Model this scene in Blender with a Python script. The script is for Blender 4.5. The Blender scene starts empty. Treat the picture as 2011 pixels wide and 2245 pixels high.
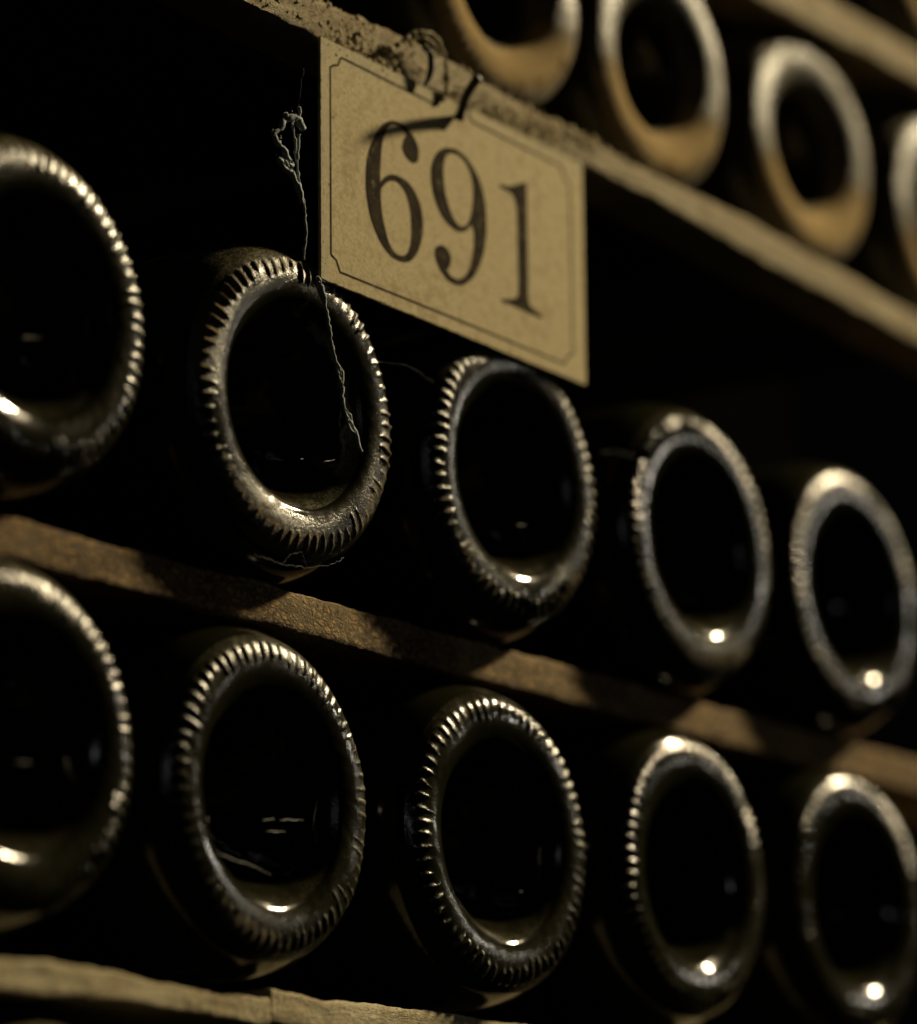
import bpy, math, random
import numpy as np
from mathutils import Vector, Matrix
random.seed(7)
S = 0.01                                   # coordinates below are in centimetres
sc = bpy.context.scene
COL = sc.collection

# ---------------------------------------------------------------- camera
YAW, PITCH, ROLL = 0.94068736, 0.24398982, -0.00979893
cy, sy, cp, sp = math.cos(YAW), math.sin(YAW), math.cos(PITCH), math.sin(PITCH)
fw = Vector((sy*cp, cy*cp, sp)); rt = Vector((cy, -sy, 0)); up = rt.cross(fw)
c_, s_ = math.cos(ROLL), math.sin(ROLL)
rt, up = rt*c_+up*s_, up*c_-rt*s_
cam = bpy.data.cameras.new('camera'); camo = bpy.data.objects.new('camera', cam); COL.objects.link(camo)
camo.matrix_world = Matrix(((rt.x, up.x, -fw.x, 0), (rt.y, up.y, -fw.y, -50.79*S), (rt.z, up.z, -fw.z, 0), (0, 0, 0, 1)))
cam.sensor_fit = 'HORIZONTAL'; cam.sensor_width = 36; cam.lens = 7925.7/2011*36
cam.clip_start = 0.02; cam.clip_end = 50
cam.dof.use_dof = True; cam.dof.focus_distance = 0.85; cam.dof.aperture_fstop = cam.lens/23.0
cam.dof.aperture_blades = 0
sc.camera = camo

# ---------------------------------------------------------------- light
w = bpy.data.worlds.new('World'); sc.world = w; w.use_nodes = True
w.node_tree.nodes['Background'].inputs[0].default_value = (0.9, 0.95, 1.0, 1)
w.node_tree.nodes['Background'].inputs[1].default_value = 0.0006

def lamp(name, pos, power, col, rad):
    l = bpy.data.lights.new(name, 'POINT'); l.energy = power; l.color = col; l.shadow_soft_size = rad
    o = bpy.data.objects.new(name, l); COL.objects.link(o); o.location = Vector(pos)*S
    return o
lamp('cellar_lamp', (223, -55, 141), 255, (1.0, 0.82, 0.50), 0.07)
lamp('passage_lamp', (225, -72, 62), 3.6, (1.0, 0.94, 0.78), 0.03)
lamp('doorway_lamp', (-40, -160, 52), 0.8, (0.95, 0.97, 1.0), 0.009)

sc.view_settings.view_transform = 'Standard'; sc.view_settings.look = 'None'
sc.view_settings.exposure = 0; sc.view_settings.gamma = 1
sc.cycles.sample_clamp_indirect = 20
sc.cycles.max_bounces = 6

# ---------------------------------------------------------------- helpers
def tag(o, label=None, cat=None, group=None, kind=None):
    if label: o['label'] = label
    if cat: o['category'] = cat
    if group: o['group'] = group
    if kind: o['kind'] = kind
    return o

def empty(name, loc):
    o = bpy.data.objects.new(name, None); COL.objects.link(o); o.location = Vector(loc)*S
    o.empty_display_size = 0.01
    return o

def mesh(name, V, F, mat, parent=None, smooth=True, attr=None):
    me = bpy.data.meshes.new(name)
    V = np.asarray(V, dtype=float)*S
    me.from_pydata(V.tolist(), [], F if isinstance(F, list) else F.tolist())
    if smooth: me.polygons.foreach_set('use_smooth', [True]*len(me.polygons))
    if attr is not None:
        for an, av in attr.items():
            a = me.attributes.new(an, 'FLOAT', 'POINT'); a.data.foreach_set('value', np.asarray(av, dtype=np.float32))
    me.materials.append(mat); me.update()
    o = bpy.data.objects.new(name, me); COL.objects.link(o)
    if parent: o.parent = parent
    return o

class N:                                    # tiny node-graph helper
    def __init__(s, name):
        s.m = bpy.data.materials.new(name); s.m.use_nodes = True; s.t = s.m.node_tree
        s.t.nodes.clear(); s.out = s.t.nodes.new('ShaderNodeOutputMaterial')
    def n(s, typ, ins=None, **kw):
        nd = s.t.nodes.new(typ)
        for k, v in kw.items(): setattr(nd, k, v)
        for k, v in (ins or {}).items():
            if isinstance(v, bpy.types.NodeSocket): s.t.links.new(v, nd.inputs[k])
            else: nd.inputs[k].default_value = v
        return nd
    def math(s, op, a, b=0.0, clamp=False):
        return s.n('ShaderNodeMath', {0: a, 1: b}, operation=op, use_clamp=clamp).outputs[0]
    def noise(s, vec, scale, detail=4, rough=.6, dist=0):
        return s.n('ShaderNodeTexNoise', {'Vector': vec, 'Scale': scale, 'Detail': detail, 'Roughness': rough, 'Distortion': dist}).outputs[0]
    def ramp(s, f, a, b, ca=0.0, cb=1.0):
        return s.n('ShaderNodeMapRange', {0: f, 1: a, 2: b, 3: ca, 4: cb}, clamp=True).outputs[0]
    def mix(s, f, a, b):
        nd = s.n('ShaderNodeMix', data_type='RGBA')
        for k, v in ((0, f), (6, a), (7, b)):
            if isinstance(v, bpy.types.NodeSocket): s.t.links.new(v, nd.inputs[k])
            else: nd.inputs[k].default_value = v
        return nd.outputs[2]
    def coord(s): return s.n('ShaderNodeTexCoord').outputs['Object']
    def map(s, v, scale, loc=(0, 0, 0)): return s.n('ShaderNodeMapping', {'Vector': v, 'Scale': scale, 'Location': loc}).outputs[0]
    def bsdf(s, **kw):
        nd = s.t.nodes.new('ShaderNodeBsdfPrincipled')
        for k, v in kw.items():
            k = k.replace('_', ' ')
            if isinstance(v, bpy.types.NodeSocket): s.t.links.new(v, nd.inputs[k])
            else: nd.inputs[k].default_value = v
        return nd.outputs[0]
    def bump(s, h, strength, dist):
        return s.n('ShaderNodeBump', {'Height': h, 'Strength': strength, 'Distance': dist}).outputs[0]
    def done(s, sh):
        s.t.links.new(sh, s.out.inputs[0]); return s.m

# ---------------------------------------------------------------- materials
def glass_material(name='dusty_dark_glass', spec=.5):
    g = N(name)
    oi = g.n('ShaderNodeObjectInfo')
    co = g.n('ShaderNodeVectorMath', {0: g.coord(), 1: g.n('ShaderNodeCombineXYZ', {0: oi.outputs['Random'], 1: 0.3, 2: 0.7}).outputs[0]}, operation='ADD').outputs[0]
    at = g.n('ShaderNodeAttribute', attribute_name='dust').outputs['Fac']
    nz = g.n('ShaderNodeSeparateXYZ', {0: g.n('ShaderNodeNewGeometry').outputs['Normal']}).outputs['Z']
    upf = g.math('ADD', g.math('MULTIPLY', g.ramp(nz, -.10, .75), 1.15), .10)
    coat = g.math('MULTIPLY', g.ramp(at, .85, 1.35), g.ramp(nz, -.55, .0))
    fine = g.noise(co, 1500, 3, .7)
    mid = g.noise(co, 260, 4, .65)
    spk = g.math('MULTIPLY', g.ramp(fine, .44, .60, 0, 1.25), g.ramp(mid, .36, .62, .15, 1.1))
    base = g.math('MULTIPLY', g.math('MULTIPLY', at, upf), g.ramp(mid, .3, .7, .45, 1.1))
    f = g.math('ADD', g.math('MULTIPLY', base, .20), g.math('MULTIPLY', g.math('ADD', g.math('MULTIPLY', at, upf), g.ramp(at, .45, .60, 0, .6)), g.math('ADD', spk, g.ramp(at, .45, .60, 0, .4))), True)
    f = g.math('ADD', g.math('MINIMUM', f, g.ramp(at, .45, .60, .30, .85)), coat, True)
    h = g.math('ADD', g.math('MULTIPLY', fine, g.math('ADD', g.math('MULTIPLY', at, 1.5), .01)), g.math('MULTIPLY', mid, .15))
    nb = g.bump(h, .6, .0005)
    rough = g.ramp(g.math('ADD', at, g.math('MULTIPLY', mid, .3)), 0.1, .95, .09, .46)
    gl = g.bsdf(Base_Color=(.010, .0095, .004, 1), Roughness=rough, IOR=1.5, Specular_IOR_Level=spec, Normal=nb)
    film = g.mix(g.ramp(at, .45, .60), g.mix(mid, (.29, .25, .135, 1), (.42, .37, .22, 1)), g.mix(mid, (.13, .105, .065, 1), (.20, .165, .105, 1)))
    dcol = g.mix(coat, film, g.mix(mid, (.30, .205, .085, 1), (.42, .30, .135, 1)))
    du = g.bsdf(Base_Color=dcol, Roughness=.95, Normal=g.bump(h, .8, .0005), Specular_IOR_Level=.08)
    mx = g.n('ShaderNodeMixShader', {0: f, 1: gl, 2: du}).outputs[0]
    return g.done(mx)

def wood_material(name, dark, light, dust, dustamt, fib=1.0):
    g = N(name); co = g.coord()
    st = g.noise(g.map(co, (60, 320, 500)), 1, 6, .65, .6)
    fibre = g.noise(g.map(co, (260, 420, 700)), 1, 5, .7, 2.5)
    worm = g.n('ShaderNodeTexVoronoi', {'Vector': g.map(g.n('ShaderNodeVectorMath', {0: co, 1: g.n('ShaderNodeVectorMath', {0: g.n('ShaderNodeTexNoise', {'Vector': co, 'Scale': 420.0}).outputs[1], 1: (.0034,)*3}, operation='MULTIPLY').outputs[0]}, operation='ADD').outputs[0], (300, 430, 620)), 'Scale': 1.0}, feature='DISTANCE_TO_EDGE').outputs[0]
    crack = g.ramp(worm, .05, .28)
    k = g.math('MULTIPLY', g.ramp(fibre, .35, .65), g.math('ADD', g.math('MULTIPLY', crack, fib), 1-fib))
    col = g.mix(k, dark, light)
    col = g.mix(g.math('MULTIPLY', g.ramp(st, .35, .7), .5), col, dark)
    big = g.noise(co, 45, 3, .6)
    dz = g.noise(co, 700, 4, .7)
    df = g.math('MULTIPLY', g.ramp(g.math('ADD', big, g.math('MULTIPLY', dz, .6)), .6, 1.0), dustamt)
    col = g.mix(df, col, dust)
    h = g.math('ADD', g.math('MULTIPLY', k, .7), g.math('MULTIPLY', dz, .5))
    return g.done(g.bsdf(Base_Color=col, Roughness=.85, Specular_IOR_Level=.25, Normal=g.bump(h, .8, .0006)))

def paper_material():
    g = N('aged_card'); co = g.coord()
    fine = g.noise(co, 1000, 4, .8); mid = g.noise(co, 300, 4, .6); big = g.noise(co, 38, 4, .6)
    col = g.mix(g.ramp(big, .3, .7), (.62, .52, .31, 1), (.70, .61, .39, 1))
    col = g.mix(g.math('MULTIPLY', g.ramp(fine, .44, .62), .62), col, (.36, .28, .14, 1))
    col = g.mix(g.math('MULTIPLY', g.ramp(g.math('ADD', mid, g.math('MULTIPLY', big, .6)), .78, 1.0), .45), col, (.33, .22, .10, 1))
    for (sx, sz, rx, rz, st, sc_) in ((.011, .034, .003, .012, .45, (.25, .15, .06, 1)), (.055, .0565, .006, .004, .55, (.30, .17, .07, 1)), (.085, .012, .012, .006, .30, (.36, .26, .12, 1)), (.030, .004, .020, .003, .35, (.36, .28, .15, 1))):
        d = g.n('ShaderNodeVectorMath', {0: g.map(co, (1/rx, 0, 1/rz), (-sx/rx, 0, -sz/rz))}, operation='LENGTH').outputs['Value']
        m_ = g.math('MULTIPLY', g.ramp(d, 1.3, .2), g.math('MULTIPLY', g.ramp(mid, .3, .65), st))
        col = g.mix(m_, col, sc_)
    spots = g.noise(co, 520, 1, .5)
    col = g.mix(g.math('MULTIPLY', g.ramp(spots, .74, .78), .75), col, (.10, .06, .03, 1))
    # grey dust settled along the upper and left margins (object origin is the card's lower left corner)
    s = g.n('ShaderNodeSeparateXYZ', {0: co})
    edge = g.math('MAXIMUM', g.ramp(s.outputs[2], .0535, .0595), g.ramp(s.outputs[0], .0045, .001))
    ed = g.math('MULTIPLY', edge, g.ramp(mid, .35, .62, .15, .8))
    col = g.mix(ed, col, (.50, .46, .33, 1))
    h = g.math('ADD', fine, g.math('MULTIPLY', mid, .6))
    return g.done(g.bsdf(Base_Color=col, Roughness=.9, Specular_IOR_Level=.1, Normal=g.bump(h, .25, .00015)))

def ink_material():
    g = N('faded_ink'); co = g.coord()
    mid = g.noise(co, 260, 4, .65); fine = g.noise(co, 2200, 3, .7)
    col = g.mix(g.ramp(mid, .4, .75), (.016, .010, .004, 1), (.055, .038, .015, 1))
    wear = g.math('MULTIPLY', g.ramp(g.noise(co, 420, 5, .7), .56, .66), g.ramp(fine, .35, .6))
    col = g.mix(g.math('MULTIPLY', wear, .6), col, (.45, .37, .22, 1))
    return g.done(g.bsdf(Base_Color=col, Roughness=.9, Specular_IOR_Level=.05))

def plain(name, col, rough=.8, var=.4, scale=900, spec=.3):
    g = N(name); co = g.coord(); n = g.noise(co, scale, 4, .7)
    c = g.mix(g.ramp(n, .3, .7), tuple(a*(1-var) for a in col)+(1,), tuple(min(1, a*(1+var)) for a in col)+(1,))
    return g.done(g.bsdf(Base_Color=c, Roughness=rough, Specular_IOR_Level=spec, Normal=g.bump(n, .5, .0003)))

GLASS = glass_material()
BODY_GLASS = glass_material('dull_body_glass', .22)
WOOD_DARK = wood_material('rough_brown_lath', (.030, .010, .003, 1), (.66, .38, .10, 1), (.60, .46, .22, 1), .30)
WOOD_PALE = wood_material('dusty_pale_lath', (.16, .105, .045, 1), (.46, .36, .19, 1), (.50, .44, .29, 1), .75, .45)
WOOD_MID = wood_material('greyed_lath', (.24, .17, .075, 1), (.78, .66, .40, 1), (.78, .70, .48, 1), .7, .45)
PAPER = paper_material(); INK = ink_material()
CRUST = plain('dust_crust', (.42, .35, .21), .95, .45, 1200, .1)
COBWEB = plain('cobweb_thread', (.29, .32, .33), .9, .3, 900, .1)
GLINT = plain('glint_thread', (.16, .16, .15), .5, .3, 900, .5)
WIRE = plain('blackened_wire', (.010, .008, .006), .6, .4, 900, .3)
OLDWIRE = plain('dusty_wire', (.36, .31, .20), .9, .5, 1500, .1)
STONE = plain('shade_black_stone', (.0008, .0007, .0006), 1.0, .4, 20, 0.0)  # near-black colour stands in for the darkness behind the bottles

# ---------------------------------------------------------------- setting
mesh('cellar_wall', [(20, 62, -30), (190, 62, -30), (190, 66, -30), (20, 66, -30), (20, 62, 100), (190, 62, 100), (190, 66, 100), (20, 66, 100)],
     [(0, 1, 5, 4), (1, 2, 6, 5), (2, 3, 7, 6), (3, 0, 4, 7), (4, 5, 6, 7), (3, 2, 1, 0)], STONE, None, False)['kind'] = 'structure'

# ---------------------------------------------------------------- bottles
KN = 66
def fract_noise(th, rng, lo, hi, amp):
    o = np.zeros_like(th)
    for k in range(lo, hi):
        o += amp/np.sqrt(k)*rng.normal()*np.cos(k*th+rng.uniform(0, 6.283))
    return o

def lathe(prof, nth, R0=0.0):
    r = np.array([p[0] for p in prof]); y = np.array([p[1] for p in prof])
    th = np.linspace(0, 2*np.pi, nth, endpoint=False)
    T, Rr = np.meshgrid(th, r); Y = np.repeat(y[:, None], nth, 1)
    return T, Rr, Y

def grid_faces(nr, nth, flip=False):
    i, j = np.meshgrid(np.arange(nr-1), np.arange(nth), indexing='ij'); j2 = (j+1) % nth
    a = i*nth+j; b = i*nth+j2; c = (i+1)*nth+j2; d = (i+1)*nth+j
    q = np.stack([a, b, c, d] if not flip else [a, d, c, b], -1).reshape(-1, 4)
    return q.tolist()

LIP_C = 2.98
def ring_y(r, broad=False):
    d = r-LIP_C
    if broad: return np.where(d < 0, .42*d*d+.9*np.clip(-d-.62, 0, 9)**2, .44*d*d+.55*np.clip(d-.35, 0, 9)**2)
    return np.where(d < 0, 1.0*d*d*.46+1.6*np.clip(-d-.40, 0, 9)**2, .44*d*d+.55*np.clip(d-.35, 0, 9)**2)
def heel_end():                                            # slope and height where ring meets heel
    r = R_OUT; return r, float(ring_y(np.array(r)))
R_IN, R_OUT = 2.47, 3.70

def smooth(x, a, b):
    t = np.clip((x-a)/(b-a), 0, 1); return t*t*(3-2*t)

def bottle(loc, R, dust, seed, label, tilt=(0, 0), k=1.0, kamp=1.0):
    broad = k < .99; R_IN = 1.98 if broad else globals()['R_IN']
    rng = np.random.default_rng(seed)
    root = empty('wine_bottle', loc)
    root.rotation_euler = (math.radians(tilt[0]), rng.uniform(0, .0), math.radians(tilt[1]))
    root.scale = (k, 1, k)
    tag(root, label, 'bottle', 'bottles stacked base outward on the laths')
    rot = rng.uniform(0, 6.28)
    # --- knurled base ring
    nth = KN*12
    rr = np.linspace(R_IN, R_OUT, 30); T, Rr, Y = lathe([(a, 0) for a in rr], nth)
    Y = ring_y(Rr, broad)
    dr = 1e-3; sl = (ring_y(Rr+dr, broad)-ring_y(Rr-dr, broad))/(2*dr); nl = np.sqrt(1+sl*sl)
    nr_, ny_ = sl/nl, -1/nl                                # outward normal (r, y)
    kph = KN*T+rot+1.1*(Rr-3.3)
    idx = np.floor(((kph/(2*np.pi)) % KN)).astype(int) % KN
    amp = ((1+.30*rng.normal(size=KN))*(1+fract_noise(np.arange(KN)*2*np.pi/KN, rng, 1, 6, .33))).clip(.08, 1.8); start = 3.12+.10*rng.normal(size=KN)
    prof = np.cos(kph)*.5+.5; prof = prof**(1.8+1.6*rng.random(KN))[idx]
    win = smooth(Rr, start[idx]-.06, start[idx]+.12)*(1-smooth(Rr, 3.44, 3.56))
    disp = .043*kamp*amp[idx]*prof*win
    wav = fract_noise(T, rng, 2, 9, .010)+fract_noise(T+.3*Rr, rng, 9, 30, .0015)
    edge = smooth(Rr, R_IN, R_IN+.15)*(1-smooth(Rr, 3.55, 3.69))
    lump = (np.sin(T*23+seed)*np.sin(Rr*17+T*9)+np.sin(T*41+2*seed+Rr*11))*.0012
    disp = disp+(wav+lump)*edge
    X = (Rr+disp*nr_)*np.cos(T); Z = (Rr+disp*nr_)*np.sin(T); Yv = Y+disp*ny_
    V = np.stack([X, Yv, Z], -1).reshape(-1, 3)
    lipw = smooth(Rr, R_IN+(-.05 if broad else .02), R_IN+(.35 if broad else .45))
    patch = .75+fract_noise(T, rng, 1, 7, .22)+fract_noise(T+Rr, rng, 7, 30, .10)
    da = dust*(.20*lipw+.42*prof*win+.16*win)*patch.clip(.1, 1.6)+max(0, dust-1)*(2.0 if broad else .5)*lipw*patch.clip(.75, 1.2)
    da = da*(1+1.0*smooth(-np.sin(T), .25, .95)*(1+.5*fract_noise(T, rng, 2, 12, .4)).clip(.3, 1.6))
    if broad: da = patch.clip(.8, 1.2)*(.60+1.35*smooth(-np.sin(T), -.1, .75))*smooth(Rr, R_IN-.3, R_IN+.1)*(1-.5*smooth(Rr, 3.5, 3.7))
    mesh('base_ring', V, grid_faces(len(rr), nth), GLASS, root, True, {'dust': da.ravel()})
    # --- punt: the deep hollow inside the ring
    m = 132
    pr = [(R_IN, 0), (2.37, .10), (2.25, .25), (2.08, .50), (1.87, .85), (1.62, 1.25), (1.28, 1.70), (.98, 2.15), (.7, 2.55), (.42, 2.80), (.2, 2.9), (.02, 2.93)]
    if broad: pr = [(1.98, 0), (1.87, .12), (1.72, .28), (1.50, .50), (1.35, .85), (1.15, 1.3), (.9, 1.75), (.6, 2.1), (.3, 2.25), (.02, 2.3)]
    y0 = float(ring_y(np.array(R_IN), broad))
    pr = [(a, b+y0) for a, b in pr]
    pr = dense(pr, 3)
    T, Rr, Y = lathe(pr, m)
    f = 1-smooth(Rr, R_IN-.24, R_IN-.01)
    Y = Y+f*(fract_noise(T, rng, 1, 6, .03)+.02*np.sin(Rr*6+T*3+seed)+.012*np.sin(T*11+Rr*9+seed*2)+.008*np.sin(T*23-Rr*15+seed))
    V = np.stack([Rr*np.cos(T), Y, Rr*np.sin(T)], -1).reshape(-1, 3)
    da = dust*(.02+.16*smooth(Rr, R_IN-.34, R_IN)+max(0, dust-1)*.25*smooth(Rr, R_IN-.4, R_IN))*(.7+fract_noise(T, rng, 1, 6, .2)).clip(.1, 1.5)
    mesh('punt', V, grid_faces(len(pr), m, True), GLASS, root, True, {'dust': da.ravel()})
    # --- body: heel, flank, shoulder, neck and mouth
    y1 = float(ring_y(np.array(R_OUT)))
    k = (R-R_OUT)
    bp = [(R_OUT, y1), (R_OUT+.22*k, y1+.13), (R_OUT+.45*k, y1+.30), (R_OUT+.68*k, y1+.54), (R_OUT+.86*k, y1+.84), (R_OUT+.96*k, y1+1.2), (R, y1+1.7), (R, 5), (R, 9), (R, 13), (R, 15.5),
          (R*.97, 17), (R*.87, 18.6), (R*.70, 20.4), (R*.53, 22.2), (1.75, 24), (1.55, 26), (1.45, 28), (1.45, 29.2), (1.62, 29.3), (1.62, 30), (1.2, 30.15), (.02, 30.15)]
    bp = dense(bp, 3)
    T, Rr, Y = lathe(bp, m)
    win = smooth(Y, y1, y1+.5)*(1-smooth(Y, 12, 15))
    Rr = Rr+win*(fract_noise(T, rng, 2, 9, .010)+.004*np.sin(T*7+Y*5))
    V = np.stack([Rr*np.cos(T), Y, Rr*np.sin(T)], -1).reshape(-1, 3)
    da = (dust*.012+max(0, dust-1)*.10)*(1-smooth(Y, 3, 9))*(.8+fract_noise(T, rng, 1, 6, .3)).clip(.05, 1.6)+max(0, dust-1)*.9*smooth(np.sin(T), .2, .9)*(1-smooth(Y, 4, 8))
    mesh('glass_body', V, grid_faces(len(bp), m), BODY_GLASS, root, True, {'dust': da.ravel()})
    return root

def dense(p, n):                                           # Catmull-Rom through profile points
    P = [np.array(a, float) for a in p]; out = []
    for i in range(len(P)-1):
        a, b, c, d = P[max(i-1, 0)], P[i], P[i+1], P[min(i+2, len(P)-1)]
        for j in range(n):
            t = j/n
            h = (c-a)*.5 if i > 0 else (c-b); g = (d-b)*.5 if i < len(P)-2 else (c-b)
            L = np.linalg.norm(c-b)
            h = h/max(np.linalg.norm(h), 1e-6)*L; g = g/max(np.linalg.norm(g), 1e-6)*L
            out.append((2*t**3-3*t*t+1)*b+(t**3-2*t*t+t)*h+(-2*t**3+3*t*t)*c+(t**3-t*t)*g)
    out.append(P[-1])
    return [tuple(o) for o in out]

RA, RB, RC = 4.12, 4.06, 4.1201
bottles = [
 ((54.45, 0, 23.1), RA, .75, 'dark bottle above the brown lath, its base cut by the left frame edge'),
 ((63.45, 0, 22.85), RA, 1.2, 'dark bottle at the lower left card corner, cobweb thread across its base'),
 ((72.25, 0, 22.85), RA, 1.0, 'dark bottle, base ring partly hidden by the lower right card corner'),
 ((80.95, 0, 22.8), RA, .75, 'blurred dark bottle just right of the one half hidden by the number card, same row'),
 ((89.25, 0, 22.85), RA, .7, 'blurred dark bottle at the right frame edge, above the brown lath'),
 ((54.25, 0, 13.7), RB, .45, 'dark bottle below the brown lath, its base cut by the left frame edge'),
 ((62.60, 0, 13.5), RB, .75, 'dark bottle in the lowest full row, second from the left frame edge'),
 ((71.50, 0, 13.55), RB, .6, 'sharply ribbed dark bottle below the brown lath, third from the left frame edge'),
 ((80.25, 0, 13.65), RB, .45, 'blurred dark bottle below the brown lath, second from the right frame edge'),
 ((88.80, 0, 13.8), RB, .4, 'blurred dark bottle in the bottom right corner below the brown lath'),
 ((73.3, .8, 36.95), RC, 2.1, 'tan dust-coated bottle just above the wire hook of the number card'),
 ((80.8, .8, 36.7), RC, 2.0, 'tan dust-coated blurred bottle above the dusty lath, second right of the hook'),
 ((89.05, .8, 36.62), RC, 1.9, 'tan dust-coated blurred bottle tucked under the topmost lath, dust heaped on its flank'),
 ((97.3, .8, 36.45), RC, 2.0, 'tan dust-coated bottle cut by the right frame edge below the topmost lath'),
 ((97.6, .8, 45.6), RC, 2.2, 'tan dust-coated bottle above the topmost lath in the top right corner'),
 ((56.0, 0, 4.0), RB, 1.3, 'bottle under the lowest lath in the bottom left corner, only its top showing'),
]
roots = []
KA = [1, 1, 1.2, 1.2, 1.2, .9, .8, 1.25, 1.15, 1.1, .5, .5, .5, .5, .5, .6]
for i, (loc, R, du, lab) in enumerate(bottles):
    roots.append(bottle(loc, R, du, 100+i*7, lab, (random.uniform(-1.1, 1.1), random.uniform(-1.1, 1.1)), .935 if loc[1] > 0 else .99999, KA[i]))

# ---------------------------------------------------------------- laths
def lath(x0, x1, y0, y1, top, bot, mat, label, rough=.035, n=420, seed=1, name='wooden_lath'):
    """top / bot: lists of (x, z); a sawn strip whose edges wander a little"""
    rng = np.random.default_rng(seed)
    xs = np.linspace(x0, x1, n)
    zt = np.interp(xs, [p[0] for p in top], [p[1] for p in top]); zb = np.interp(xs, [p[0] for p in bot], [p[1] for p in bot])
    def wob(a, lo=1):
        o = np.zeros(n)
        for k in range(1, 5):
            w_ = max(1, 3**k*lo); o += np.interp(xs, np.linspace(x0, x1, int((x1-x0)/6*w_)+3), rng.normal(size=int((x1-x0)/6*w_)+3))*a/1.5**k
        return o
    secs = 16
    # cross-section, rounded corners: parameter list of (fy, fz)
    q = .03/(y1-y0)
    cs = [(q, 0), (0, .04), (0, .2), (0, .35), (0, .5), (0, .65), (0, .8), (0, .96), (q, 1), (.3, 1), (.65, 1), (.95, 1), (1, .95), (1, .5), (1, .05), (.95, 0), (.65, 0), (.3, 0)]
    V = np.zeros((len(cs), n, 3)); wt, wb = wob(rough), wob(rough)
    for i, (fy, fz) in enumerate(cs):
        V[i, :, 0] = xs
        V[i, :, 1] = y0+(y1-y0)*fy+(wob(rough*.6, 2) if fy < .001 else 0)
        V[i, :, 2] = (zb+wb)*(1-fz)+(zt+wt)*fz+wob(rough*.25, 2)
    m = len(cs); F = []
    for i in range(m):
        k = (i+1) % m
        for j in range(n-1): F.append((i*n+j, i*n+j+1, k*n+j+1, k*n+j))
    F.append([i*n for i in range(m)]); F.append([i*n+n-1 for i in range(m)][::-1])
    V = V.reshape(-1, 3); root = Vector((x0, y0, zb[0]))
    o = mesh(name, V-np.array(root), F, mat, None, True); o.location = root*S
    tag(o, label, 'wooden lath', 'wooden laths between the bottle rows')
    return o

lath_brown = lath(46, 104, 1.0, 4.6, [(46, 18.5), (54.5, 18.6), (64, 18.66), (72, 18.7), (83, 18.7), (104, 18.8)], [(46, 17.62), (58, 17.7), (81, 17.76), (104, 17.7)],
     WOOD_DARK, 'rough brown lath running between the two rows of clean dark bottles', .03, seed=3)
CT = [(50, 33.1), (60.5, 32.95), (64.1, 33.12), (69, 33.2), (75.2, 32.82), (83.7, 32.82), (93.4, 32.3), (104, 32.1)]
CB = [(50, 32.35), (64.1, 32.19), (75.3, 32.14), (83.7, 31.82), (93.4, 31.36), (104, 31.2)]
lath_top = lath(50, 104, 0, 1.8, CT, CB,
     WOOD_PALE, 'pale dust-crusted lath that the number card hangs from', .045, seed=5)
lath(80, 104, .5, 2.2, [(80, 41.6), (93, 41.5), (104, 41.5)], [(80, 40.0), (93, 40.4), (104, 40.5)], WOOD_PALE, 'blurred pale lath crossing the top right corner', .03, 240, seed=9)
lath(46, 62.99, .5, 4.2, [(46, 9.0), (54.2, 9.12), (55.6, 9.2), (57.7, 9.16), (59, 9.04), (61.5, 9.0), (62.99, 8.98)], [(46, 8.35), (54, 8.42), (57.7, 8.48), (62.99, 8.46)],
     WOOD_MID, 'dusty bowed lath in the bottom left corner, under the lower row', .03, seed=11)
lath(63.0, 100, .5, 4.2, [(63.0, 9.2), (66.5, 9.19), (70, 9.22), (72.1, 9.16), (80, 9.2), (100, 9.2)], [(63.0, 8.46), (80, 8.3), (100, 8.2)],
     WOOD_MID, 'lath leaving the bottom edge of the frame, butted against the bowed one', .03, seed=13)

# ---------------------------------------------------------------- clumps and threads
def blobs(name, centres, mat, parent, off, label=None):
    ico = [(0, 0, -1), (.72, -.53, -.45), (-.28, -.85, -.45), (-.89, 0, -.45), (-.28, .85, -.45), (.72, .53, -.45), (.28, -.85, .45), (-.72, -.53, .45), (-.72, .53, .45), (.28, .85, .45), (.89, 0, .45), (0, 0, 1)]
    fi = [(0, 2, 1), (0, 3, 2), (0, 4, 3), (0, 5, 4), (0, 1, 5), (1, 2, 6), (2, 3, 7), (3, 4, 8), (4, 5, 9), (5, 1, 10), (6, 2, 7), (7, 3, 8), (8, 4, 9), (9, 5, 10), (10, 1, 6), (6, 7, 11), (7, 8, 11), (8, 9, 11), (9, 10, 11), (10, 6, 11)]
    V, F = [], []
    for (x, y, z, r) in centres:
        b = len(V); q = [random.uniform(.6, 1.5) for _ in range(3)]
        for v in ico:
            k = r*random.uniform(.7, 1.3)
            V.append((x+v[0]*k*q[0]-off[0], y+v[1]*k*q[1]*.3-off[1], z+v[2]*k*q[2]-off[2]))
        F += [tuple(b+i for i in f) for f in fi]
    return mesh(name, V, F, mat, parent, False)

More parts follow.
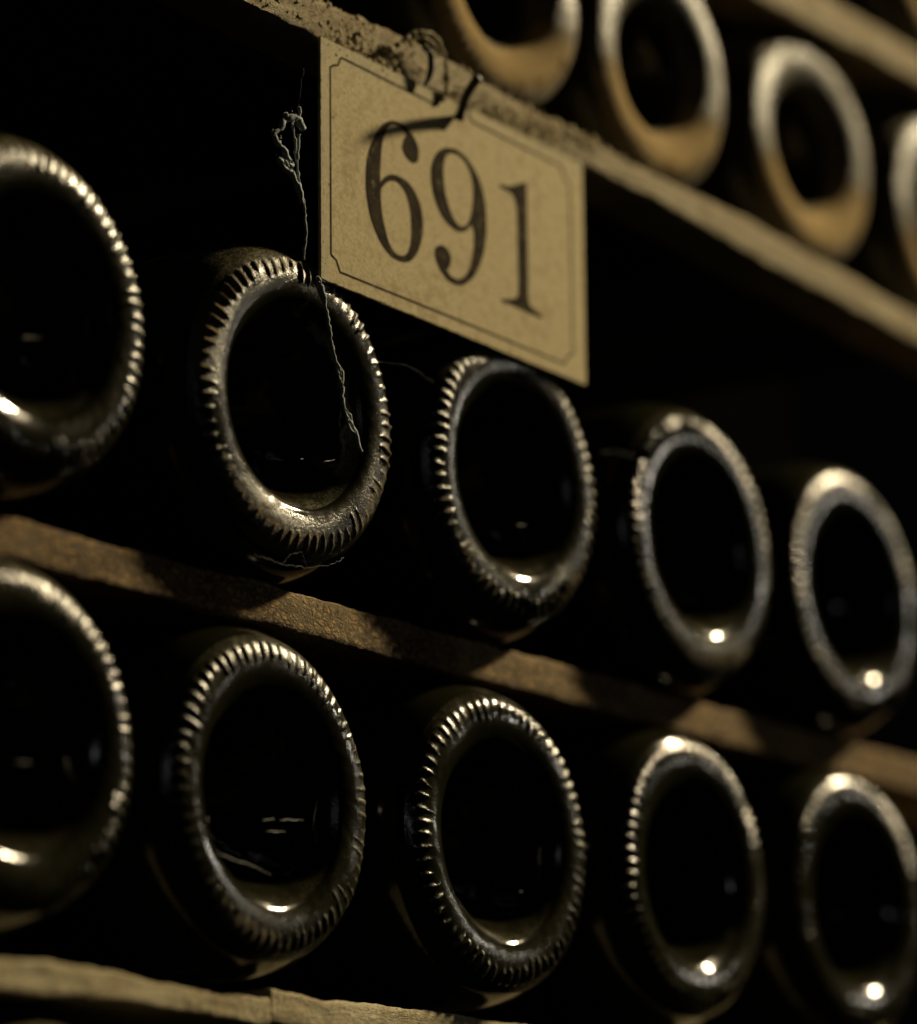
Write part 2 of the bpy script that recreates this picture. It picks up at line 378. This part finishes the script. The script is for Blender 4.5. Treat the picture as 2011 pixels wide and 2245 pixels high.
def gauss(a, b): return random.gauss(a, b)
oc = (50, 0, 32.35)
cl = []
def ztop(x): return float(np.interp(x, [p[0] for p in CT], [p[1] for p in CT]))
def zbot(x): return float(np.interp(x, [p[0] for p in CB], [p[1] for p in CB]))
for _ in range(420):                                                # crumbs along the upper edge
    x = random.uniform(61.5, 79.5); cl.append((x, random.uniform(-.02, .4), ztop(x)+abs(gauss(0, .03)), abs(gauss(.03, .03))+.012))
for _ in range(330):                                                # crumbs on the face
    x = random.uniform(60.5, 76); z = random.uniform(zbot(x), ztop(x)); cl.append((x, -.02, z, abs(gauss(.015, .02))+.01))
for _ in range(430):                                                # heavy crust left of and right of the hook
    x = random.choice((gauss(66.5, .9), gauss(71.9, 1.0), gauss(73.2, .8))); z = random.uniform(zbot(x)-.16, zbot(x)+.55)
    cl.append((x, -.09+random.uniform(-.05, .05), z, abs(gauss(.035, .035))+.012))
for cx in (75.2, 76, 74.2):
    for _ in range(60): cl.append((gauss(cx, .28), random.uniform(-.04, .25), ztop(cx)+gauss(-.02, .08), abs(gauss(.05, .03))+.02))
crust = blobs('dust_crust', cl, CRUST, lath_top, oc); crust['kind'] = 'stuff'

def tube_into(V, F, pts, rad, seg=6, jit=0.0):
    P = [Vector(p) for p in pts]
    if jit:
        Q = []
        for a, b in zip(P[:-1], P[1:]):
            n = max(2, int((b-a).length/.08))
            for i in range(n): Q.append(a.lerp(b, i/n)+Vector([random.gauss(0, jit) for _ in range(3)]))
        Q.append(P[-1]); P = Q
    n = len(P); base = len(V); u = None
    for i, p in enumerate(P):
        t = (P[min(i+1, n-1)]-P[max(i-1, 0)]).normalized()
        if u is None: u = t.orthogonal().normalized()
        u = (u-t*u.dot(t)).normalized(); v = t.cross(u)
        r = rad(i/(n-1)) if callable(rad) else rad
        if jit: r *= random.uniform(.55, 1.5)
        for k in range(seg):
            a = 2*math.pi*k/seg; V.append(tuple(p+u*math.cos(a)*r+v*math.sin(a)*r))
    for i in range(n-1):
        for k in range(seg):
            k2 = (k+1) % seg; F.append((base+i*seg+k, base+i*seg+k2, base+(i+1)*seg+k2, base+(i+1)*seg+k))
    F.append(tuple(base+k for k in range(seg))[::-1]); F.append(tuple(base+(n-1)*seg+k for k in range(seg)))

def spline(pts, n=6):
    P = [Vector(p) for p in pts]; out = []
    for i in range(len(P)-1):
        a, b, c, d = P[max(i-1, 0)], P[i], P[i+1], P[min(i+2, len(P)-1)]
        for j in range(n):
            t = j/n; out.append(.5*((2*b)+(c-a)*t+(2*a-5*b+4*c-d)*t*t+(3*b-a-3*c+d)*t**3))
    return out+[P[-1]]

def web(name, strands, knots, label, mat=COBWEB):
    o0 = Vector(strands[0][0][0]); V, F = [], []
    for pts, r in strands: tube_into(V, F, pts, r*(2.4 if r > .01 else 1), 5, .012)
    V = [tuple(Vector(v)-o0) for v in V]
    o = mesh(name, V, F, mat, None, True); o.location = o0*S
    tag(o, label, 'cobweb')
    if knots:
        cs = []
        for (x, y, z, r, n) in knots:
            for _ in range(n): cs.append((gauss(x, r), gauss(y, r*.6), gauss(z, r), abs(gauss(.012, .012))+.006))
        blobs('dust_fleck', cs, mat, o, tuple(o0))['kind'] = 'stuff'
    return o

A = -.5
web('cobweb', [([(62.9, A, 30.9), (62.81, A, 30.34), (62.73, A, 29.86), (62.62, A, 29.45)], .0025),
               ([(62.21, A, 29.55), (62.25, A, 29.42), (62.47, A, 29.55), (62.7, A, 29.52), (62.9, A, 29.35)], .035),
               ([(62.73, A, 29.86), (62.78, A, 29.7), (62.75, A, 29.58)], .02),
               ([(62.21, A, 29.42), (62.0, A, 29.1), (61.79, A, 28.95), (61.88, A, 28.76), (62.15, A, 28.7), (62.25, A, 28.5), (62.47, A, 28.3)], .028),
               ([(62.47, A, 29.5), (62.56, A, 29.1), (62.62, A, 28.7), (62.68, A, 28.3), (62.73, A, 28.0), (62.95, A, 27.5), (63.0, A, 26.94), (63.05, A+.1, 26.2)], .014),
               ([(61.93, A, 28.35), (62.2, A, 28.2), (62.47, A, 28.12), (62.7, A, 27.9), (62.85, A, 27.5)], .030),
               ([(62.1, A, 28.45), (62.3, A, 28.3), (62.6, A, 28.1), (62.72, A, 27.8)], .022),
               ([(62.73, A, 29.2), (62.66, A, 28.5)], .018)],
    [(62.3, A, 28.3, .13, 70), (61.85, A, 28.9, .06, 20), (62.5, A, 29.5, .12, 30), (62.7, A, 27.9, .05, 10)],
    'small grey cobweb tangle hanging in the dark left of the number card')
B = -.28
web('cobweb', [([(63.75, -.28, 25.95), (63.95, B, 25.5), (64.1, B, 25.01), (64.25, B, 24.5), (64.41, B, 24.07), (64.55, B, 23.7), (64.65, B, 23.46), (64.7, B, 23.0), (64.88, B, 22.73), (65.1, B, 22.6), (65.23, B, 22.4), (65.3, B, 22.2), (65.4, B, 22.05)], .017),
               ([(64.27, B, 24.4), (64.45, B, 24.0), (64.62, B, 23.9), (64.68, B, 23.75), (64.6, B, 23.5)], .016),
               ([(64.75, B, 22.95), (64.95, B, 22.85), (65.05, B, 22.65), (65.12, B, 22.45), (64.95, B, 22.5), (64.82, B, 22.8)], .016),
               ([(63.7, B, 25.95), (63.85, B, 25.75), (63.97, B, 25.4)], .03)],
    [(63.78, B, 25.85, .06, 14), (64.55, B, 23.85, .05, 10)], 'dusty cobweb thread hanging from the card corner down across a bottle base')
web('cobweb', [([(65.6, .3, 24.5), (66.5, .1, 24.6), (67.6, 0, 24.75), (68.9, .2, 24.65)], .002)], None, 'faint cobweb thread stretched between two bottles below the card')
web('cobweb', [([(62.0, .2, 19.0), (62.9, .1, 18.92), (63.8, .1, 19.0), (64.6, .05, 19.2), (65.2, .1, 19.5)], .004), ([(62.9, .1, 18.92), (63.2, .1, 19.2), (63.6, .1, 19.35), (63.8, .1, 19.0)], .003)], None,
    'wisp of cobweb hanging under the bottle at the card corner, above the brown lath')
web('cobweb', [([(75.9, 0, 24.3), (76.8, 0, 24.5), (77.8, .2, 24.6), (79.3, .8, 24.8)], .004)], None, 'faint thread between the bottle hidden by the card and its right neighbour')

GLINTS = {
 6: [[(-.14, -.53), (.31, -.46)], [(.48, -.45), (1.38, -.35)], [(-.01, -.77), (.72, -.7)], [(1.87, .17), (1.8, -.21), (1.75, -.53)], [(-1.79, -1.45), (-1.13, -1.55), (-.33, -1.63), (.19, -1.74)], [(-2.08, -.69), (-2.0, -.87)]],
 5: [[(.04, -.52), (.59, -.47)], [(2.03, .19), (2.01, -.45)], [(1.64, -.21), (1.8, -.67)]],
 7: [[(1.85, .09), (1.77, -.47)], [(.9, -1.15), (1.07, -1.14)]],
 0: [[(-.15, -.75), (.42, -.61)], [(1.93, .27), (1.87, -.31)], [(.93, 2.16), (1.2, 2.0)]],
 1: [[(1.89, .37), (1.82, -.21)], [(.35, -1.22), (.49, -1.17)], [(1.18, -1.12), (1.65, -.95)], [(-2.23, .9), (-2.1, 1.5), (-2.0, 1.65)]],
 2: [[(.26, -1.14), (.7, -1.04)]]}
for i, lines in GLINTS.items():                                     # pale threads modelled in place of reflected glints in the hollows
    V, F = [], []
    for ln in lines:
        tube_into(V, F, [(x, .33, z) for x, z in ln], lambda t: .004+.008*math.sin(math.pi*min(1, t*1.1)), 5, .010)
    mesh('glint_thread', V, F, GLINT, roots[i])['kind'] = 'stuff'

# ---------------------------------------------------------------- number card
LY = -1.1
O = Vector((62.83, LY, 25.48))
W_, H_ = 10.87, 5.99
card = empty('number_card', (64.03, -.15, 25.97)); card.scale = (1.0216, 1, 1.0216)
tag(card, 'tan paper card printed 691 in brown with a thin border, hanging from the dusty lath', 'number card')
def slab(outline, t, subdiv=None):
    V = [(x, 0, z) for x, z in outline]+[(x, t, z) for x, z in outline]; n = len(outline)
    F = [list(range(n)), list(range(n, 2*n))[::-1]]
    for i in range(n):
        j = (i+1) % n; F.append([i, i+n, j+n, j])
    return V, F
random.seed(21)
def edge_pts(a, b, n, amp):
    out = []
    for i in range(n):
        t = i/n; x = a[0]+(b[0]-a[0])*t; z = a[1]+(b[1]-a[1])*t
        out.append((x+random.gauss(0, amp), z+random.gauss(0, amp)))
    return out
tl, tr, br, bl = (-.02, 6.03), (10.88, 5.92), (10.87, -.05), (.0, .07)
ol = edge_pts(tl, tr, 120, .012)+edge_pts(tr, br, 70, .004)+edge_pts(br, bl, 120, .007)+edge_pts(bl, tl, 70, .004)
V, F = slab(ol[::-1], .09)
mesh('card', V, F, PAPER, card, False)

def zs(p): return [(a-O.x, b-O.z) for a, b in p]
def smooth_closed(p, sharp=(), n=5):
    P = [np.array(a) for a in p]; m = len(P); out = []
    for i in range(m):
        a, b, c, d = P[i-1], P[i], P[(i+1) % m], P[(i+2) % m]
        if i in sharp: a = b
        if (i+1) % m in sharp: d = c
        for j in range(n):
            t = j/n; q = .5*((2*b)+(c-a)*t+(2*a-5*b+4*c-d)*t*t+(3*b-a-3*c+d)*t**3)
            out.append((float(q[0]), float(q[1])))
    return out
def glyph(name, outer, holes, label):
    cu = bpy.data.curves.new('t', 'CURVE'); cu.dimensions = '2D'; cu.fill_mode = 'BOTH'; cu.extrude = .006*S
    for pts in [outer]+holes:
        sp_ = cu.splines.new('POLY'); sp_.points.add(len(pts)-1); sp_.use_cyclic_u = True
        for q, (x, z) in zip(sp_.points, pts): q.co = (x*S, z*S, 0, 1)
    to = bpy.data.objects.new('t', cu); COL.objects.link(to)
    dg = bpy.context.evaluated_depsgraph_get(); me = bpy.data.meshes.new_from_object(to.evaluated_get(dg))
    bpy.data.objects.remove(to); bpy.data.curves.remove(cu)
    me.transform(Matrix(((1, 0, 0, 0), (0, 0, -1, -.004*S), (0, 1, 0, 0), (0, 0, 0, 1))))
    me.materials.clear(); me.materials.append(INK); me.name = name
    o = bpy.data.objects.new(name, me); COL.objects.link(o); o.parent = card
    o['label'] = label
    return o
six = [(66.624, 29.649), (66.595, 29.839), (66.379, 30.075), (66.069, 30.209), (65.683, 30.221), (65.375, 30.121), (65.068, 29.871), (64.8, 29.476), (64.625, 29.085), (64.547, 28.676), (64.544, 28.191), (64.639, 27.734), (64.825, 27.35), (65.124, 26.995), (65.501, 26.778), (65.921, 26.741), (66.267, 26.844), (66.541, 27.119), (66.724, 27.509), (66.783, 27.917), (66.71, 28.291), (66.518, 28.583), (66.21, 28.794), (65.825, 28.86), (65.518, 28.824), (65.25, 28.676), (65.097, 28.488), (65.083, 28.727), (65.116, 29.127), (65.18, 29.536), (65.297, 29.814), (65.436, 30.001), (65.683, 30.146), (65.952, 30.126), (66.145, 30.008), (66.027, 29.826), (65.986, 29.617), (66.139, 29.439), (66.371, 29.366), (66.567, 29.435)]
six_h = [(65.103, 28.295), (65.13, 27.866), (65.241, 27.46), (65.428, 27.074), (65.654, 26.89), (65.922, 26.887), (66.154, 27.019), (66.287, 27.297), (66.323, 27.697), (66.281, 28.126), (66.13, 28.478), (65.9, 28.66), (65.632, 28.699), (65.363, 28.586), (65.172, 28.411)]
nine = [(67.84, 30.153), (68.202, 30.205), (68.605, 30.107), (68.966, 29.855), (69.206, 29.567), (69.361, 29.154), (69.409, 28.663), (69.367, 28.148), (69.21, 27.657), (68.918, 27.183), (68.59, 26.877), (68.267, 26.732), (67.908, 26.721), (67.594, 26.848), (67.36, 27.059), (67.268, 27.257), (67.302, 27.438), (67.485, 27.559), (67.722, 27.547), (67.895, 27.394), (67.892, 27.195), (67.754, 26.987), (67.911, 26.879), (68.189, 26.865), (68.431, 26.985), (68.677, 27.246), (68.82, 27.606), (68.891, 27.974), (68.881, 28.272), (68.778, 28.445), (68.654, 28.287), (68.451, 28.159), (68.209, 28.105), (67.851, 28.175), (67.536, 28.364), (67.303, 28.648), (67.173, 28.959), (67.13, 29.295), (67.197, 29.612), (67.399, 29.918), (67.64, 30.086)]
nine_h = [(67.878, 30.018), (67.7, 29.853), (67.633, 29.584), (67.644, 29.238), (67.718, 28.91), (67.896, 28.56), (68.132, 28.324), (68.372, 28.263), (68.616, 28.402), (68.783, 28.697), (68.871, 29.072), (68.877, 29.426), (68.801, 29.708), (68.602, 29.955), (68.321, 30.078), (68.08, 30.075)]
one = [(69.993, 29.808), (70.411, 29.872), (70.834, 30.039), (71.159, 30.18), (71.166, 29.796), (71.167, 29.129), (71.174, 28.364), (71.172, 27.599), (71.183, 27.044), (71.39, 26.892), (71.811, 26.791), (71.767, 26.74), (71.176, 26.738), (70.591, 26.772), (70.053, 26.766), (70.013, 26.816), (70.428, 26.909), (70.723, 27.057), (70.771, 27.347), (70.77, 28.005), (70.763, 28.767), (70.735, 29.372), (70.615, 29.646), (70.366, 29.732), (70.033, 29.733)]
glyph('numeral', smooth_closed(zs(six), (26, 34)), [smooth_closed(zs(six_h))], 'brown serif numeral 6')
glyph('numeral', smooth_closed(zs(nine), (21, 29)), [smooth_closed(zs(nine_h))], 'brown serif numeral 9')
glyph('numeral', smooth_closed(zs(one), (0, 3, 10, 11, 14, 15, 24), 4), [], 'brown serif numeral 1')
border = [(63.17, 30.84), (63.18, 28.5), (63.19, 26.24), (63.22, 26.20), (63.40, 26.12), (63.50, 25.93), (63.54, 25.87), (67.9, 25.83), (72.72, 25.76), (72.78, 25.80), (72.86, 25.98), (73.05, 26.08), (73.12, 26.13), (73.12, 28.4), (73.10, 30.63), (73.04, 30.7), (72.86, 30.78), (72.78, 30.98), (72.74, 31.04), (70.7, 31.09), (68.86, 31.13), (68.77, 31.2), (68.72, 31.42), (68.58, 31.6), (68.35, 31.68), (68.05, 31.68), (67.8, 31.6), (67.6, 31.42), (67.48, 31.2), (67.40, 31.13), (65.5, 31.17), (63.62, 31.21), (63.55, 31.17), (63.47, 30.98), (63.28, 30.92)]
bz = zs(border); m = len(bz); hw = .026; V, F = [], []
for i in range(m):
    a, b, c = Vector(bz[i-1]), Vector(bz[i]), Vector(bz[(i+1) % m])
    t = ((b-a).normalized()+(c-b).normalized()).normalized(); nn = Vector((-t.y, t.x))
    for s1 in (-1, 1):
        q = b+nn*hw*s1*random.uniform(.9, 1.1)
        V += [(q.x, -.006, q.y), (q.x, .01, q.y)]
for i in range(m):
    j = (i+1) % m; a, b = 4*i, 4*j
    F += [(a, a+2, b+2, b), (a+2, a+3, b+3, b+2), (a+1, a, b, b+1), (a+3, a+1, b+1, b+3)]
mesh('border_line', V, F, INK, card, False)
# dust crumbs and scuffs sitting on the card
cs = []
random.seed(5)
for _ in range(150):
    x = random.uniform(0, W_); cs.append((x, -.004, 5.98-abs(random.gauss(0, .16))-.0*x, abs(random.gauss(.008, .012))+.005))
for _ in range(60): cs.append((random.gauss(.08, .1), -.004, random.uniform(0, 6), abs(random.gauss(.006, .007))+.004))
for _ in range(60): cs.append((random.uniform(.3, W_), -.003, random.uniform(.1, 6), abs(random.gauss(.004, .006))+.003))
for _ in range(14): cs.append((random.gauss(2.3, .25), 0, random.uniform(.03, .07), random.uniform(.01, .035)))
cs = [c for c in cs if 0 < c[0] < W_]
blobs('dust_fleck', cs, CRUST, card, (0, 0, 0))['kind'] = 'stuff'

# ---------------------------------------------------------------- hook and dusty wire loop
V, F = [], []
path = spline([(69.5, -.24, 31.62), (69.35, -.45, 31.8), (69.1, -.8, 32.03), (68.90, -1.28, 32.29)], 6)
o0 = Vector((69.5, -.24, 31.62))
tube_into(V, F, path, lambda t: .115+.03*math.exp(-((t-.02)/.10)**2), 12)
hk = mesh('wire_hook', [tuple(Vector(v)-o0) for v in V], F, WIRE, None, True); hk.location = o0*S
tag(hk, 'thick black iron prong sticking out over the number card', 'hook')
V, F = [], []
lp = spline([(66.53, -0.20, 32.55), (66.97, -0.27, 32.80), (67.34, -0.35, 33.15), (67.90, -0.43, 33.37), (68.38, -0.43, 33.31), (68.69, -0.37, 33.01), (68.91, -0.31, 32.65), (69.01, -0.25, 32.25), (68.83, -0.22, 31.90)], 6)
lp2 = spline([(67.23, -0.25, 33.00), (67.73, -0.47, 33.15), (68.13, -0.50, 33.07), (68.38, -0.45, 32.85)], 6)
o1 = Vector((66.53, -0.20, 32.55))
tube_into(V, F, lp, .055, 7, .012); tube_into(V, F, lp2, .035, 6, .012)
lo = mesh('wire_loop', [tuple(Vector(v)-o1) for v in V], F, OLDWIRE, None, True); lo.location = o1*S
V, F = [], []
tube_into(V, F, [tuple(Vector(p)-o1) for p in spline([(67.9, -.22, 33.15), (68.12, -.34, 32.95), (68.2, -.36, 32.6), (68.12, -.32, 32.25), (67.98, -.26, 32.0)], 5)], lambda t: .02+.075*math.sin(math.pi*t), 8)
mesh('wire_leg', V, F, WIRE, lo)['label'] = 'bare black leg of the wire'
tag(lo, 'dust-covered loop of old wire over the lath, left of the black hook', 'wire')
